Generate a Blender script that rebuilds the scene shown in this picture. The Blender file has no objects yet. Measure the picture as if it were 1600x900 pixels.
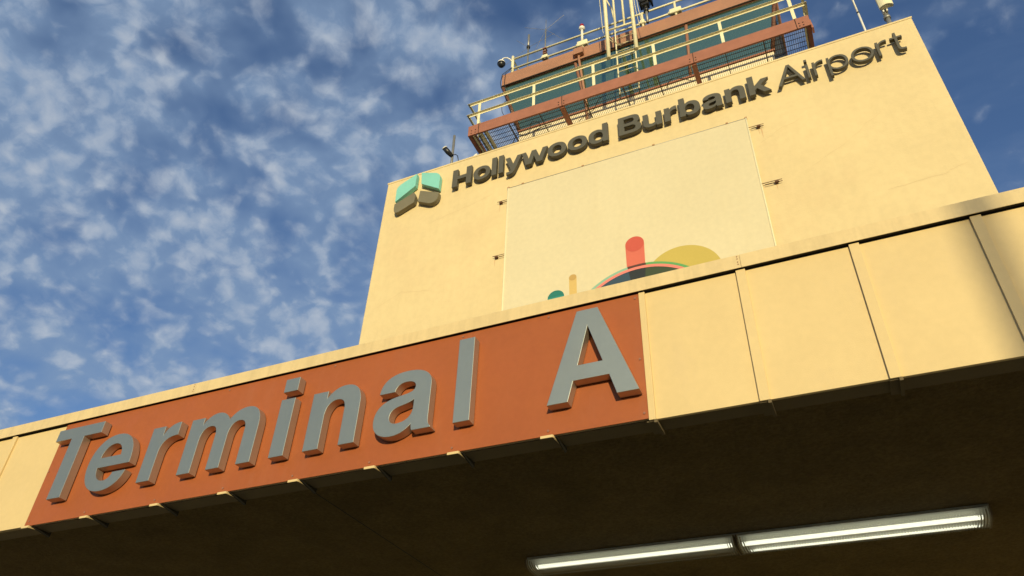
import bpy, bmesh, math, random
from mathutils import Vector, Matrix
random.seed(7)
R = math.radians
S = bpy.context.scene
C = S.collection
EYE = 1.6                       # camera height above the ground; everything below is lifted by this at the end

# ------------------------------------------------------------------ camera
cd = bpy.data.cameras.new('camera'); cam = bpy.data.objects.new('camera', cd); C.objects.link(cam)
cd.sensor_width = 36.0; cd.lens = 1207.344 / 1600 * 36; cd.clip_end = 3000; cd.clip_start = 0.05
def cam_rot(pitch, yaw, roll):
    cy, sy, cp, sp = math.cos(yaw), math.sin(yaw), math.cos(pitch), math.sin(pitch)
    fwd = Vector((sy*cp, cy*cp, sp)); right = Vector((cy, -sy, 0)); up = right.cross(fwd)
    cr, sr = math.cos(roll), math.sin(roll)
    r2 = right*cr + up*sr; u2 = up*cr - right*sr
    return Matrix((r2, u2, -fwd)).transposed()
cam.matrix_world = Matrix.Translation((0, 0, EYE)) @ cam_rot(R(38.02190886), R(-25.32891477), R(2.3895094)).to_4x4()
S.camera = cam
S.render.resolution_x, S.render.resolution_y = 1024, 576

# ------------------------------------------------------------------ light
SUN = Vector((0.42, -1.0, 0.135)).normalized()          # towards the sun
EL = math.asin(SUN.z); AZ = math.atan2(SUN.x, SUN.y)
sl = bpy.data.lights.new('sun', 'SUN'); sl.energy = 4.1; sl.angle = R(0.5); sl.color = (1.0, 0.86, 0.50)
sun = bpy.data.objects.new('sun', sl); C.objects.link(sun); sun.rotation_euler = SUN.to_track_quat('Z', 'Y').to_euler()
sun.location = (10, -20, 30)
W = bpy.data.worlds.new('World'); S.world = W; W.use_nodes = True
def sky_nodes():
    nt = W.node_tree; N = nt.nodes; L = nt.links; N.clear()
    out = N.new('ShaderNodeOutputWorld'); bg = N.new('ShaderNodeBackground'); bg.inputs[1].default_value = 0.12
    sky = N.new('ShaderNodeTexSky'); sky.sky_type = 'NISHITA'; sky.sun_disc = False
    sky.sun_elevation = EL; sky.sun_rotation = AZ
    sky.air_density = 1.0; sky.dust_density = 0.35; sky.ozone_density = 1.6; sky.altitude = 200
    tc = N.new('ShaderNodeTexCoord'); sep = N.new('ShaderNodeSeparateXYZ'); L.new(tc.outputs['Generated'], sep.inputs[0])
    def m(op, a, b=None, clamp=False):
        n = N.new('ShaderNodeMath'); n.operation = op; n.use_clamp = clamp
        for i, v in enumerate((a, b)):
            if v is None: continue
            if hasattr(v, 'links'): L.new(v, n.inputs[i])
            else: n.inputs[i].default_value = v
        return n.outputs[0]
    def mr(v, a, b, c, d, smooth=False):
        n = N.new('ShaderNodeMapRange'); n.clamp = True
        if smooth: n.interpolation_type = 'SMOOTHSTEP'
        L.new(v, n.inputs[0]); n.inputs[1].default_value = a; n.inputs[2].default_value = b; n.inputs[3].default_value = c; n.inputs[4].default_value = d
        return n.outputs[0]
    z = m('ADD', m('MAXIMUM', sep.outputs[2], 0.0), 0.45)       # cloud shell: sizes shrink gently towards the horizon
    px = m('DIVIDE', sep.outputs[0], z); py = m('DIVIDE', sep.outputs[1], z)
    cmb = N.new('ShaderNodeCombineXYZ'); L.new(px, cmb.inputs[0]); L.new(py, cmb.inputs[1])
    def noise(sc, det, rough, off=(0, 0, 0), vec=None, stretch=None):
        mp = N.new('ShaderNodeMapping'); mp.inputs['Location'].default_value = off
        if stretch: mp.inputs['Scale'].default_value = stretch[0]; mp.inputs['Rotation'].default_value = (0, 0, stretch[1])
        L.new(vec or cmb.outputs[0], mp.inputs[0])
        n = N.new('ShaderNodeTexNoise'); n.inputs['Scale'].default_value = sc; n.inputs['Detail'].default_value = det; n.inputs['Roughness'].default_value = rough
        L.new(mp.outputs[0], n.inputs['Vector']); return n
    def warp(sc, amp, off=(0, 0, 0), vec=None):
        n = noise(sc, 2, .5, off, vec); v = N.new('ShaderNodeVectorMath'); v.operation = 'MULTIPLY_ADD'
        L.new(n.outputs['Color'], v.inputs[0]); v.inputs[1].default_value = (amp, amp, 0); L.new(vec or cmb.outputs[0], v.inputs[2]); return v.outputs[0]
    wv = warp(9.0, .035); wv2 = warp(50.0, .013, (3, 1, 0), wv)
    def cells(sc, vec, off, sm=.5):
        mp = N.new('ShaderNodeMapping'); mp.inputs['Location'].default_value = off; L.new(vec, mp.inputs[0])
        v = N.new('ShaderNodeTexVoronoi'); v.feature = 'SMOOTH_F1'; v.inputs['Scale'].default_value = sc; v.inputs['Smoothness'].default_value = sm
        L.new(mp.outputs[0], v.inputs['Vector']); return mr(v.outputs['Distance'], .05, .70, 1.0, 0.0)
    big = noise(3.8, 3, .5, (3.1, 1.7, 0)).outputs['Fac']
    mid = noise(13.0, 3, .5, (.4, 2.2, 0), wv).outputs['Fac']
    fine = noise(64.0, 5, .60, (5.3, .2, 0), wv2).outputs['Fac']
    puffs = m('ADD', m('MULTIPLY', cells(32.0, wv2, (0, 0, 0), .9), .60), m('MULTIPLY', cells(60.0, wv2, (.3, .7, 0), .8), .38))
    side = mr(px, .12, -.28, -.22, .04)                     # the field thins out past the tower
    cover = m('ADD', m('ADD', m('MULTIPLY', mid, .9), m('MULTIPLY', big, .9)), side)
    base = m('ADD', m('ADD', m('MULTIPLY', puffs, .62), m('MULTIPLY', fine, .42)), m('MULTIPLY', cover, .62))
    dens = mr(base, .82, 1.40, 0, 1, True)
    veil = mr(cover, .66, 1.06, .0, .56, True)
    streak = noise(3.0, 5, .6, (2, 2, 0), wv, ((.6, 2.6, 1), R(35))).outputs['Fac']
    veil2 = m('MULTIPLY', mr(streak, .45, .75, 0, .22), mr(px, -.18, .12, 0, 1))
    fac = m('MINIMUM', m('ADD', m('MULTIPLY', dens, .50), m('ADD', veil, veil2)), .88)
    bright = mr(m('ADD', m('MULTIPLY', puffs, .6), m('MULTIPLY', fine, .5)), .42, .80, 0, 1)
    cc = N.new('ShaderNodeMix'); cc.data_type = 'RGBA'; L.new(bright, cc.inputs[0])
    cc.inputs[6].default_value = (1.9, 2.75, 4.1, 1); cc.inputs[7].default_value = (3.9, 4.4, 5.1, 1)
    mx = N.new('ShaderNodeMix'); mx.data_type = 'RGBA'; L.new(fac, mx.inputs[0]); wb = N.new('ShaderNodeVectorMath'); wb.operation = 'MULTIPLY'; wb.inputs[1].default_value = (.97, 1.13, 1.52); L.new(sky.outputs[0], wb.inputs[0]); L.new(wb.outputs[0], mx.inputs[6]); L.new(cc.outputs[2], mx.inputs[7])
    L.new(mx.outputs[2], bg.inputs[0]); L.new(bg.outputs[0], out.inputs[0])
sky_nodes()
vs = S.view_settings; vs.view_transform = 'Standard'; vs.look = 'None'; vs.exposure = 0.0; vs.gamma = 1.0; vs.use_curve_mapping = False

# ------------------------------------------------------------------ materials
def mat(name, col, rough=.7, metal=0., var=.08, vscale=1.5, bump=0., bscale=60., spec=.3, fine=.04, streak=0., dirt=None, extra_bump=None, rv=.2):
    m = bpy.data.materials.new(name); m.use_nodes = True; nt = m.node_tree; N = nt.nodes; L = nt.links
    b = N['Principled BSDF']; b.inputs['Roughness'].default_value = rough; b.inputs['Metallic'].default_value = metal
    b.inputs['Specular IOR Level'].default_value = spec
    tc = N.new('ShaderNodeTexCoord'); co = tc.outputs['Object']
    geo = N.new('ShaderNodeNewGeometry'); pos = geo.outputs['Position']
    def noise(sc, det=4, rg=.55, stretch=(1, 1, 1)):
        mp = N.new('ShaderNodeMapping'); mp.inputs['Scale'].default_value = stretch; L.new(pos, mp.inputs[0])
        n = N.new('ShaderNodeTexNoise'); n.inputs['Scale'].default_value = sc; n.inputs['Detail'].default_value = det; n.inputs['Roughness'].default_value = rg
        L.new(mp.outputs[0], n.inputs['Vector']); return n.outputs['Fac']
    def mapr(v, a, b_, c, d):
        n = N.new('ShaderNodeMapRange'); L.new(v, n.inputs[0])
        for i, q in enumerate((a, b_, c, d)): n.inputs[i+1].default_value = q
        return n.outputs[0]
    def mul(a, b_):
        n = N.new('ShaderNodeMath'); n.operation = 'MULTIPLY'; L.new(a, n.inputs[0]); L.new(b_, n.inputs[1]); return n.outputs[0]
    f = mapr(noise(vscale), .3, .7, 1-var, 1+var)
    if fine: f = mul(f, mapr(noise(vscale*14, 3), .3, .7, 1-fine, 1+fine))
    if streak: f = mul(f, mapr(noise(7, 5, .65, (1, 1, .12)), .45, .78, 1.0, 1-streak))
    mx = N.new('ShaderNodeVectorMath'); mx.operation = 'SCALE'; mx.inputs[0].default_value = col[:3]; L.new(f, mx.inputs['Scale'])
    last = mx.outputs[0]
    if dirt:
        dm = N.new('ShaderNodeMix'); dm.data_type = 'RGBA'; L.new(mapr(noise(dirt[1], 6, .7, dirt[3] if len(dirt) > 3 else (1, 1, 1)), .55, .8, 0, dirt[2]), dm.inputs[0])
        L.new(last, dm.inputs[6]); dm.inputs[7].default_value = (*dirt[0], 1); last = dm.outputs[2]
    L.new(last, b.inputs['Base Color'])
    if metal or rough < .6:
        L.new(mapr(noise(vscale*6, 4), .3, .7, rough*(1-rv), min(1, rough*(1+rv))), b.inputs['Roughness'])
    if bump:
        bp = N.new('ShaderNodeBump'); bp.inputs['Strength'].default_value = 1.0; bp.inputs['Distance'].default_value = bump
        L.new(noise(bscale, 5, .6), bp.inputs['Height']); nn = bp.outputs[0]
        if extra_bump:
            b2 = N.new('ShaderNodeBump'); b2.inputs['Strength'].default_value = 1.0; b2.inputs['Distance'].default_value = extra_bump[0]
            L.new(noise(extra_bump[1], 2, .4), b2.inputs['Height']); L.new(nn, b2.inputs['Normal']); nn = b2.outputs[0]
        L.new(nn, b.inputs['Normal'])
    return m
M = {}
M['stucco'] = mat('cream_stucco', (.69, .55, .308), .9, var=.04, vscale=.45, bump=.004, bscale=20, fine=.03, streak=.035, dirt=((.60, .43, .245), .35, .45), extra_bump=(.05, .7), spec=.15)
M['cream'] = mat('cream_painted_metal', (.665, .505, .255), .62, var=.03, vscale=1.1, bump=.0012, bscale=120, fine=.02, spec=.3, extra_bump=(.035, 1.1), dirt=((.55, .42, .26), 3.5, .25, (1, 1, .4)))
M['coping'] = mat('cream_coping_metal', (.68, .525, .28), .5, var=.05, vscale=1.6, bump=.001, bscale=90, fine=.03, spec=.3, extra_bump=(.012, 2.5), streak=.18)
M['orange'] = mat('orange_painted_sheet', (.34, .094, .029), .55, var=.05, vscale=1.2, bump=.0006, bscale=150, fine=.03, spec=.3, extra_bump=(.025, 1.1), dirt=((.36, .15, .09), 3, .25, (1, 1, .15)))
M['steel'] = mat('brushed_grey_metal', (.335, .365, .345), .50, .80, var=.02, vscale=1.2, fine=.015, rv=.03, dirt=((.34, .315, .255), 1.6, .25, (1, 1, .4)))
M['steel_side'] = mat('letter_return_metal', (.46, .385, .30), .36, .62, var=.05, vscale=3, fine=.02, rv=.05)
M['brown'] = mat('dark_bronze_letter', (.098, .092, .072), .6, var=.06, vscale=3, fine=.05)
M['brown_logo'] = mat('bronze_logo', (.18, .16, .105), .6, var=.06, vscale=3, fine=.05)
M['mint'] = mat('mint_logo', (.225, .57, .50), .5, var=.04, vscale=2, fine=.02)
M['banner'] = mat('pale_banner_cloth', (.655, .57, .375), .85, var=.03, vscale=.6, bump=.001, bscale=260, fine=.03, extra_bump=(.03, .9), dirt=((.60, .50, .30), 1.2, .35, (1, 1, .08)))
M['trim'] = mat('pale_banner_edge', (.78, .70, .46), .6, var=.03)
M['rail'] = mat('cream_rail_paint', (.80, .735, .49), .5, var=.05, vscale=5, dirt=((.35, .26, .15), 7, .35))
M['redsteel'] = mat('red_oxide_beam', (.34, .14, .09), .6, var=.10, vscale=3, fine=.06, bump=.001, bscale=80, dirt=((.18, .06, .04), 2, .5, (.15, 1, 3)))
M['redfascia'] = mat('dusty_red_fascia', (.37, .185, .115), .65, var=.09, vscale=1.3, fine=.05, dirt=((.36, .25, .13), 1.1, .5))
M['cabwall'] = mat('cream_cab_wall', (.84, .71, .47), .8, var=.05, vscale=2, bump=.003, bscale=30)
M['tie'] = mat('rusty_tie_rod', (.13, .065, .035), .8)
M['clip'] = mat('tan_clip', (.42, .25, .13), .7)
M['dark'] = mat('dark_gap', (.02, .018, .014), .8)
M['black'] = mat('black_plastic', (.02, .02, .022), .35, spec=.5)
M['grey'] = mat('galvanised_grey', (.32, .31, .28), .5, .6, var=.1, vscale=6)
M['white'] = mat('white_enamel', (.80, .77, .68), .45, var=.04)
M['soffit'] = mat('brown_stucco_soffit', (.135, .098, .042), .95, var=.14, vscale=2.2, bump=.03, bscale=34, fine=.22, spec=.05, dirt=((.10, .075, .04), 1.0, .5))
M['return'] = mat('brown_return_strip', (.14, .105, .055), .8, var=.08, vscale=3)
M['mesh'] = mat('dark_grating', (.10, .075, .055), .7)
M['slate'] = mat('dark_slate_panel', (.035, .045, .06), .5, var=.1)
M['red'] = mat('red_beacon_lens', (.35, .015, .02), .15, spec=.6)
M['asphalt'] = mat('asphalt', (.055, .053, .05), .9, var=.2, vscale=.8, bump=.01, bscale=60, fine=.2)
M['concrete'] = mat('pale_concrete', (.19, .17, .14), .9, var=.1, vscale=.8, bump=.006, bscale=40, fine=.08)
M['roofgravel'] = mat('roof_gravel', (.3, .28, .24), .95)
M['interior'] = mat('cab_interior', (.06, .07, .07), .8)
M['frame'] = mat('red_window_frame', (.30, .14, .09), .5)
def paint(name, col): return mat(name, col, .8, var=.02, fine=.02)
for n, c in dict(p_teal=(.03, .23, .20), p_teal2=(.025, .18, .15), p_tan=(.62, .43, .15), p_tan2=(.50, .32, .11), p_red=(.62, .15, .10), p_red2=(.55, .10, .07), p_yellow=(.52, .40, .10),
                 p_sage=(.26, .45, .32), p_green=(.12, .34, .12), p_pink=(.78, .22, .18), p_navy=(.04, .075, .11), p_navy2=(.03, .035, .04), p_olive=(.05, .07, .04), p_shade=(.10, .05, .04)).items():
    M[n] = paint(n, c)
def glass_mat():
    m = bpy.data.materials.new('teal_tinted_glass'); m.use_nodes = True; N = m.node_tree.nodes; L = m.node_tree.links
    b = N['Principled BSDF']; b.inputs['Base Color'].default_value = (.20, .33, .245, 1); b.inputs['Metallic'].default_value = .78; b.inputs['Roughness'].default_value = .04; b.inputs['IOR'].default_value = 1.5; b.inputs['Specular Tint'].default_value = (.85, 1, .95, 1)
    t = N.new('ShaderNodeBsdfTransparent'); t.inputs[0].default_value = (.35, .55, .50, 1)
    mx = N.new('ShaderNodeMixShader'); mx.inputs[0].default_value = .15
    g = N.new('ShaderNodeNewGeometry'); n = N.new('ShaderNodeTexNoise'); n.inputs['Scale'].default_value = .9; L.new(g.outputs['Position'], n.inputs['Vector'])
    bp = N.new('ShaderNodeBump'); bp.inputs['Distance'].default_value = .012; L.new(n.outputs['Fac'], bp.inputs['Height']); L.new(bp.outputs[0], b.inputs['Normal'])
    L.new(b.outputs[0], mx.inputs[1]); L.new(t.outputs[0], mx.inputs[2]); L.new(mx.outputs[0], N['Material Output'].inputs[0]); return m
M['glass'] = glass_mat()
def tube_mat():
    m = bpy.data.materials.new('lit_fluorescent_tube'); m.use_nodes = True; b = m.node_tree.nodes['Principled BSDF']
    b.inputs['Base Color'].default_value = (.8, .8, .75, 1); b.inputs['Emission Color'].default_value = (1, 1, .80, 1); b.inputs['Emission Strength'].default_value = 1.5; return m
M['tube'] = tube_mat()
M['pan'] = mat('dingy_reflector_pan', (.40, .40, .35), .6)
def lens_mat():
    m = bpy.data.materials.new('prismatic_lens'); m.use_nodes = True; N = m.node_tree.nodes; L = m.node_tree.links
    b = N['Principled BSDF']; b.inputs['Base Color'].default_value = (.86, .87, .80, 1); b.inputs['Transmission Weight'].default_value = .92; b.inputs['IOR'].default_value = 1.3; b.inputs['Roughness'].default_value = .24
    g = N.new('ShaderNodeNewGeometry'); w = N.new('ShaderNodeTexWave'); w.bands_direction = 'X'; w.wave_profile = 'TRI'; w.inputs['Scale'].default_value = 12; L.new(g.outputs['Position'], w.inputs['Vector'])
    bp = N.new('ShaderNodeBump'); bp.inputs['Distance'].default_value = .03; L.new(w.outputs['Fac'], bp.inputs['Height']); L.new(bp.outputs[0], b.inputs['Normal'])
    return m
M['lens'] = lens_mat()

# ------------------------------------------------------------------ helpers
def link(o, parent=None):
    C.objects.link(o)
    if parent is not None: o.parent = parent
    return o
def wloc(o):
    v = Vector((0, 0, 0))
    while o is not None: v += o.location; o = o.parent
    return v
def tag(o, label, cat, group=None, kind=None):
    if label: o['label'] = label
    if cat: o['category'] = cat
    if group: o['group'] = group
    if kind: o['kind'] = kind
    return o
def thing(name, loc, label, cat, group=None):
    o = bpy.data.objects.new(name, None); o.empty_display_size = .3; link(o); o.location = loc
    return tag(o, label, cat, group)
class MB:
    def __init__(s): s.b = bmesh.new(); s.mi = 0
    def face(s, pts):
        f = s.b.faces.new([s.b.verts.new(p) for p in pts]); f.material_index = s.mi; return s
    def hexa(s, p):                 # 8 corners: bottom ring then top ring
        v = [s.b.verts.new(q) for q in p]
        for ix in ((3, 2, 1, 0), (4, 5, 6, 7), (0, 1, 5, 4), (1, 2, 6, 5), (2, 3, 7, 6), (3, 0, 4, 7)):
            s.b.faces.new([v[i] for i in ix]).material_index = s.mi
        return s
    def box(s, x0, x1, y0, y1, z0, z1):
        return s.hexa([(x0, y0, z0), (x1, y0, z0), (x1, y1, z0), (x0, y1, z0), (x0, y0, z1), (x1, y0, z1), (x1, y1, z1), (x0, y1, z1)])
    def prism(s, ring, y0, y1):      # ring of (x,z) counter-clockwise seen from the front
        n = len(ring); a = [s.b.verts.new((x, y0, z)) for x, z in ring]; b = [s.b.verts.new((x, y1, z)) for x, z in ring]
        s.b.faces.new(a).material_index = s.mi; s.b.faces.new(b[::-1]).material_index = s.mi
        for i in range(n): s.b.faces.new([a[(i+1) % n], a[i], b[i], b[(i+1) % n]]).material_index = s.mi
        return s
    def tube(s, path, r, n=10, caps=True):
        path = [Vector(p) for p in path]; rs = r if isinstance(r, (list, tuple)) else [r]*len(path); rings = []; up = None
        for i, p in enumerate(path):
            d = (path[min(i+1, len(path)-1)] - path[max(i-1, 0)]).normalized()
            if up is None:
                up = Vector((0, 0, 1)) if abs(d.z) < .9 else Vector((1, 0, 0))
            a = d.cross(up).normalized(); b = a.cross(d).normalized(); up = b
            rings.append([s.b.verts.new(p + (a*math.cos(t) + b*math.sin(t))*rs[i]) for t in [2*math.pi*k/n for k in range(n)]])
        for i in range(len(rings)-1):
            for k in range(n):
                f = s.b.faces.new([rings[i][k], rings[i][(k+1) % n], rings[i+1][(k+1) % n], rings[i+1][k]]); f.material_index = s.mi; f.smooth = n > 5
        if caps: s.b.faces.new(rings[0][::-1]).material_index = s.mi; s.b.faces.new(rings[-1]).material_index = s.mi
        return s
    def ball(s, c, r, sc=(1, 1, 1), half=None):
        g = bmesh.ops.create_uvsphere(s.b, u_segments=20, v_segments=12, radius=r)['verts']
        for v in g:
            v.co = Vector((v.co.x*sc[0], v.co.y*sc[1], v.co.z*sc[2]))
            if half == 'up' and v.co.z < 0: v.co.z = 0
            if half == 'down' and v.co.z > 0: v.co.z = 0
            v.co += Vector(c)
        for v in g:
            for f in v.link_faces: f.material_index = s.mi; f.smooth = True
        return s
    def build(s, name, mats, parent=None, bevel=0, label=None, recalc=True, loc=None):
        if recalc: bmesh.ops.recalc_face_normals(s.b, faces=s.b.faces)
        off = wloc(parent) if parent is not None else Vector(loc or (0, 0, 0))
        bmesh.ops.translate(s.b, verts=s.b.verts, vec=-off)
        me = bpy.data.meshes.new(name); s.b.to_mesh(me); s.b.free()
        for m in (mats if isinstance(mats, (list, tuple)) else [mats]): me.materials.append(m)
        o = bpy.data.objects.new(name, me); link(o, parent)
        if parent is None: o.location = off
        if bevel:
            bv = o.modifiers.new('bevel', 'BEVEL'); bv.width = bevel; bv.segments = 2; bv.limit_method = 'ANGLE'; bv.angle_limit = R(40)
        if label: o['label'] = label
        return o

def outline(name, paths, yf, yb, mats, parent, bevel=.004, res=10, label=None, split=False, fx=None):
    """solid letter from outline paths [(cmd, pts...)] in world x,z; front face at y = yf, back at y = yb"""
    cu = bpy.data.curves.new('o', 'CURVE'); cu.dimensions = '2D'; cu.fill_mode = 'BOTH'; cu.resolution_u = res
    for path in paths:
        segs = []; cur = None; pts = []
        for c in path:
            if len(c) == 2: pts.append((c, None, None))
            else: pts.append((c[2], c[0], c[1]))       # cubic: handles then point
        closed_dup = (Vector(pts[0][0]) - Vector(pts[-1][0])).length < 1e-5
        if closed_dup: first = pts[-1]; pts = [(pts[0][0], first[1], first[2])] + pts[1:-1]
        sp = cu.splines.new('BEZIER'); sp.bezier_points.add(len(pts)-1); sp.use_cyclic_u = True; n = len(pts)
        for i, (p, h1, h2) in enumerate(pts):
            bp = sp.bezier_points[i]; bp.handle_left_type = bp.handle_right_type = 'FREE'; bp.co = (p[0], p[1], 0)
        for i, (p, h1, h2) in enumerate(pts):
            bp = sp.bezier_points[i]; pv = sp.bezier_points[(i-1) % n]
            if h1 is None:
                a, b = pv.co.copy(), bp.co.copy(); pv.handle_right = a.lerp(b, 1/3); bp.handle_left = a.lerp(b, 2/3)
            else: pv.handle_right = (h1[0], h1[1], 0); bp.handle_left = (h2[0], h2[1], 0)
    d = (yb - yf)/2; cu.extrude = d - bevel; cu.bevel_depth = bevel; cu.offset = -bevel; cu.bevel_resolution = 1
    tmp = bpy.data.objects.new('tmp', cu); C.objects.link(tmp); dg = bpy.context.evaluated_depsgraph_get(); dg.update()
    me = bpy.data.meshes.new_from_object(tmp.evaluated_get(dg)); bpy.data.objects.remove(tmp)
    off = wloc(parent)
    yc = (yf+yb)/2
    for v in me.vertices:
        x, z, y = v.co.x, v.co.y, v.co.z
        if fx: x, z = fx(x, z)
        v.co = Vector((x, yc - y, z)) - off
    me.materials.clear()
    for m in mats: me.materials.append(m)
    for p in me.polygons:
        p.use_smooth = False; p.material_index = 0
        if len(mats) > 1 and abs(p.normal.y) < .6: p.material_index = 1
    me.name = name; o = bpy.data.objects.new(name, me); link(o, parent)
    if label: o['label'] = label
    return o
K = .5523
def ell(cx, cz, rx, rz, p=K):
    return [(cx+rx, cz), ((cx+rx, cz+rz*p), (cx+rx*p, cz+rz), (cx, cz+rz)), ((cx-rx*p, cz+rz), (cx-rx, cz+rz*p), (cx-rx, cz)),
            ((cx-rx, cz-rz*p), (cx-rx*p, cz-rz), (cx, cz-rz)), ((cx+rx*p, cz-rz), (cx+rx, cz-rz*p), (cx+rx, cz))]
def rect(x0, x1, z0, z1): return [(x0, z0), (x1, z0), (x1, z1), (x0, z1)]

# ------------------------------------------------------------------ the setting: ground
G = -EYE
def struct(name, mb, m, **k): o = mb.build(name, m, **k); o['kind'] = 'structure'; return o
struct('ground', MB().face([(-400, -400, G), (400, -400, G), (400, 400, G), (-400, 400, G)]), M['asphalt'], loc=(0, 0, G))
struct('road', MB().face([(-120, -14, G+.004), (120, -14, G+.004), (120, 1.2, G+.004), (-120, 1.2, G+.004)]), M['asphalt'], loc=(0, -6, G))
mk = MB()
for y in (-9.0, -4.2):
    for k in range(-14, 15): mk.face([(k*4, y, G+.008), (k*4+1.6, y, G+.008), (k*4+1.6, y+.12, G+.008), (k*4, y+.12, G+.008)])
struct('lane_markings', mk, M['white'], loc=(0, -6, G))
struct('pavement', MB().box(-60, 40, 1.35, 12.9, G, G+.13), M['concrete'], loc=(0, 7, G))
struct('kerb', MB().box(-60, 40, 1.2, 1.35, G, G+.14), M['concrete'], bevel=.015, loc=(0, 1.3, G))

# ------------------------------------------------------------------ canopy
BATT = [-9.42, -10.34, -11.26, -12.17, -13.09, -1.305, -.415, .51, 1.41, 2.33, 3.25, 4.16, 5.08]
XL, XR = -14.0, 6.0
cn = thing('canopy', (-4, 9.0, G+.13), 'cream metal-edged entrance canopy with dark stucco underside carrying the orange sign', 'canopy')
xs = sorted(BATT + [XL, XR])
for a, b in zip(xs[:-1], xs[1:]):
    if a < -9 and b > -2:           # behind the orange sign
        for c, d in ((a, -8.44), (-8.44, -6.0), (-6.0, -3.6), (-3.6, b)):
            MB().box(c+.006, d-.002, 5.5, 5.53, 3.052, 4.306).build('fascia_panel', M['cream'], cn)
    else:
        MB().box(a+.004, b-.004, 5.5, 5.53, 3.036, 4.312).build('fascia_panel', M['cream'], cn, bevel=.003)
for x in BATT:
    w = .04 if x != -1.305 else .028
    xa = x if x != -1.305 else -1.298
    MB().box(xa-w, xa+w, 5.476, 5.4995, 3.026, 4.318).build('batten', M['cream'], cn, bevel=.003)
    # bracket returning under the batten
    MB().box(x+.02, x+.045, 5.48, 5.72, 3.000, 3.028).box(x-.045, x+.02, 5.50, 5.72, 3.020, 3.028).build('bracket', M['return'], cn)
MB().box(XL, XR, 5.515, 5.56, 4.314, 4.328).build('painted_gap_shade', M['dark'], cn)  # dark strip put in as the shade beneath the coping
MB().box(XL, XR, 5.456, 5.514, 4.3285, 4.3295).build('coping_underside_shade', M['dark'], cn)  # near-black sheet, shade painted onto the underside of the coping
# coping in sections with a folded lower lip
for a, b in ((XL-.06, -6.51), (-6.508, -.40), (-.398, XR+.06)):
    m_ = MB(); m_.box(a, b, 5.455, 6.1, 4.33, 4.466); m_.box(a, b, 5.449, 5.4548, 4.318, 4.334)
    m_.build('coping', M['coping'], cn, bevel=.003)
for x in (-.40, -6.51):
    for z in (4.36, 4.385, 4.42, 4.445): MB().tube([(x-.02, 5.45, z), (x-.02, 5.456, z)], .005, 8).build('rivet', M['frame'], cn)
MB().box(XL, XR, 6.1, 12.88, 4.30, 4.40).build('roof_deck', M['roofgravel'], cn)
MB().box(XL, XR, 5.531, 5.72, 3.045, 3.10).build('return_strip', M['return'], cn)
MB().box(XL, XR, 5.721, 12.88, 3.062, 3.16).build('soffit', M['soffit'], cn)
for x in (-4.83, 4.9): MB().box(x-.004, x+.004, 5.73, 12.8, 3.058, 3.0615).build('soffit_joint', M['dark'], cn)
for s_, x in ((0, XL), (1, XR)):
    MB().box(x-.03 if s_ == 0 else x+.001, x-.001 if s_ == 0 else x+.03, 5.5, 12.88, 3.036, 4.40).build('end_panel', M['cream'], cn)
m_ = MB()
for x in (-8.47, -7.575, -6.575, -5.68, -4.82, -3.96, -3.095, -2.205):
    m_ = MB(); m_.box(x-.062, x+.050, 5.470, 5.478, 3.021, 3.0445)
    m_.build('sign_bracket_tab', M['cream'], cn)
    MB().hexa([(x+.045, 5.479, 3.020), (x+.055, 5.479, 3.020), (x+.055, 5.70, 3.040), (x+.045, 5.70, 3.040), (x+.045, 5.479, 3.0435), (x+.055, 5.479, 3.0435), (x+.055, 5.70, 3.0435), (x+.045, 5.70, 3.0435)]).build('bracket_web', M['cream'], cn)
    MB().hexa([(x+.057, 5.50, 3.036), (x+.075, 5.50, 3.036), (x+.075, 5.75, 3.012), (x+.057, 5.75, 3.000), (x+.057, 5.50, 3.044), (x+.075, 5.50, 3.044), (x+.075, 5.75, 3.06), (x+.057, 5.75, 3.06)]).build('bracket_shade', M['dark'], cn)  # dark wedge painted in for the bracket's shaded rear and its shadow

# ------------------------------------------------------------------ orange sign with metal letters
sg = thing('terminal_sign', (-4.92, 5.49, 3.05), 'long orange sign board on the canopy edge with raised grey metal letters reading Terminal A', 'sign')
MB().box(-8.515, -1.322, 5.486, 5.4995, 3.047, 4.316).build('sign_board', M['orange'], sg, bevel=.002)
m_ = MB()
for x, z in [(-8.46, 3.10), (-7.6, 3.09), (-6.6, 3.09), (-5.7, 3.09), (-4.85, 3.09), (-3.98, 3.09), (-3.12, 3.09), (-2.2, 3.09), (-1.36, 3.10), (-1.36, 3.62), (-1.36, 4.27), (-3.1, 4.28), (-4.6, 4.28), (-6.0, 4.28), (-8.49, 3.7), (-2.2, 4.28)]:
    MB().tube([(x, 5.486, z), (x, 5.479, z)], .011, 8).build('bolt', M['frame'], sg)
def tl(lbl, *paths): outline('letter', paths, 5.376, 5.474, (M['steel'], M['steel_side']), sg, .0035, fx=lambda x, z: (x*.99463, z*.99463), label='grey metal letter '+lbl)
B = 3.288
tl('T', [(-8.212, B), (-8.008, B), (-8.008, 4.041), (-7.738, 4.041), (-7.738, 4.185), (-8.474, 4.185), (-8.474, 4.041), (-8.212, 4.041)])
tl('e', [(-7.094, 3.564), (-7.567, 3.564), ((-7.562, 3.46), (-7.50, 3.397), (-7.405, 3.397)), ((-7.35, 3.397), (-7.315, 3.43), (-7.303, 3.482)), (-7.112, 3.482),
         ((-7.14, 3.36), (-7.25, 3.274), (-7.41, 3.274)), ((-7.61, 3.274), (-7.737, 3.41), (-7.737, 3.615)), ((-7.737, 3.82), (-7.61, 3.96), (-7.41, 3.96)), ((-7.19, 3.96), (-7.082, 3.80), (-7.094, 3.564))],
        [(-7.568, 3.685), ((-7.56, 3.78), (-7.50, 3.840), (-7.415, 3.840)), ((-7.33, 3.840), (-7.275, 3.78), (-7.27, 3.685)), (-7.568, 3.685)])
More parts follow.
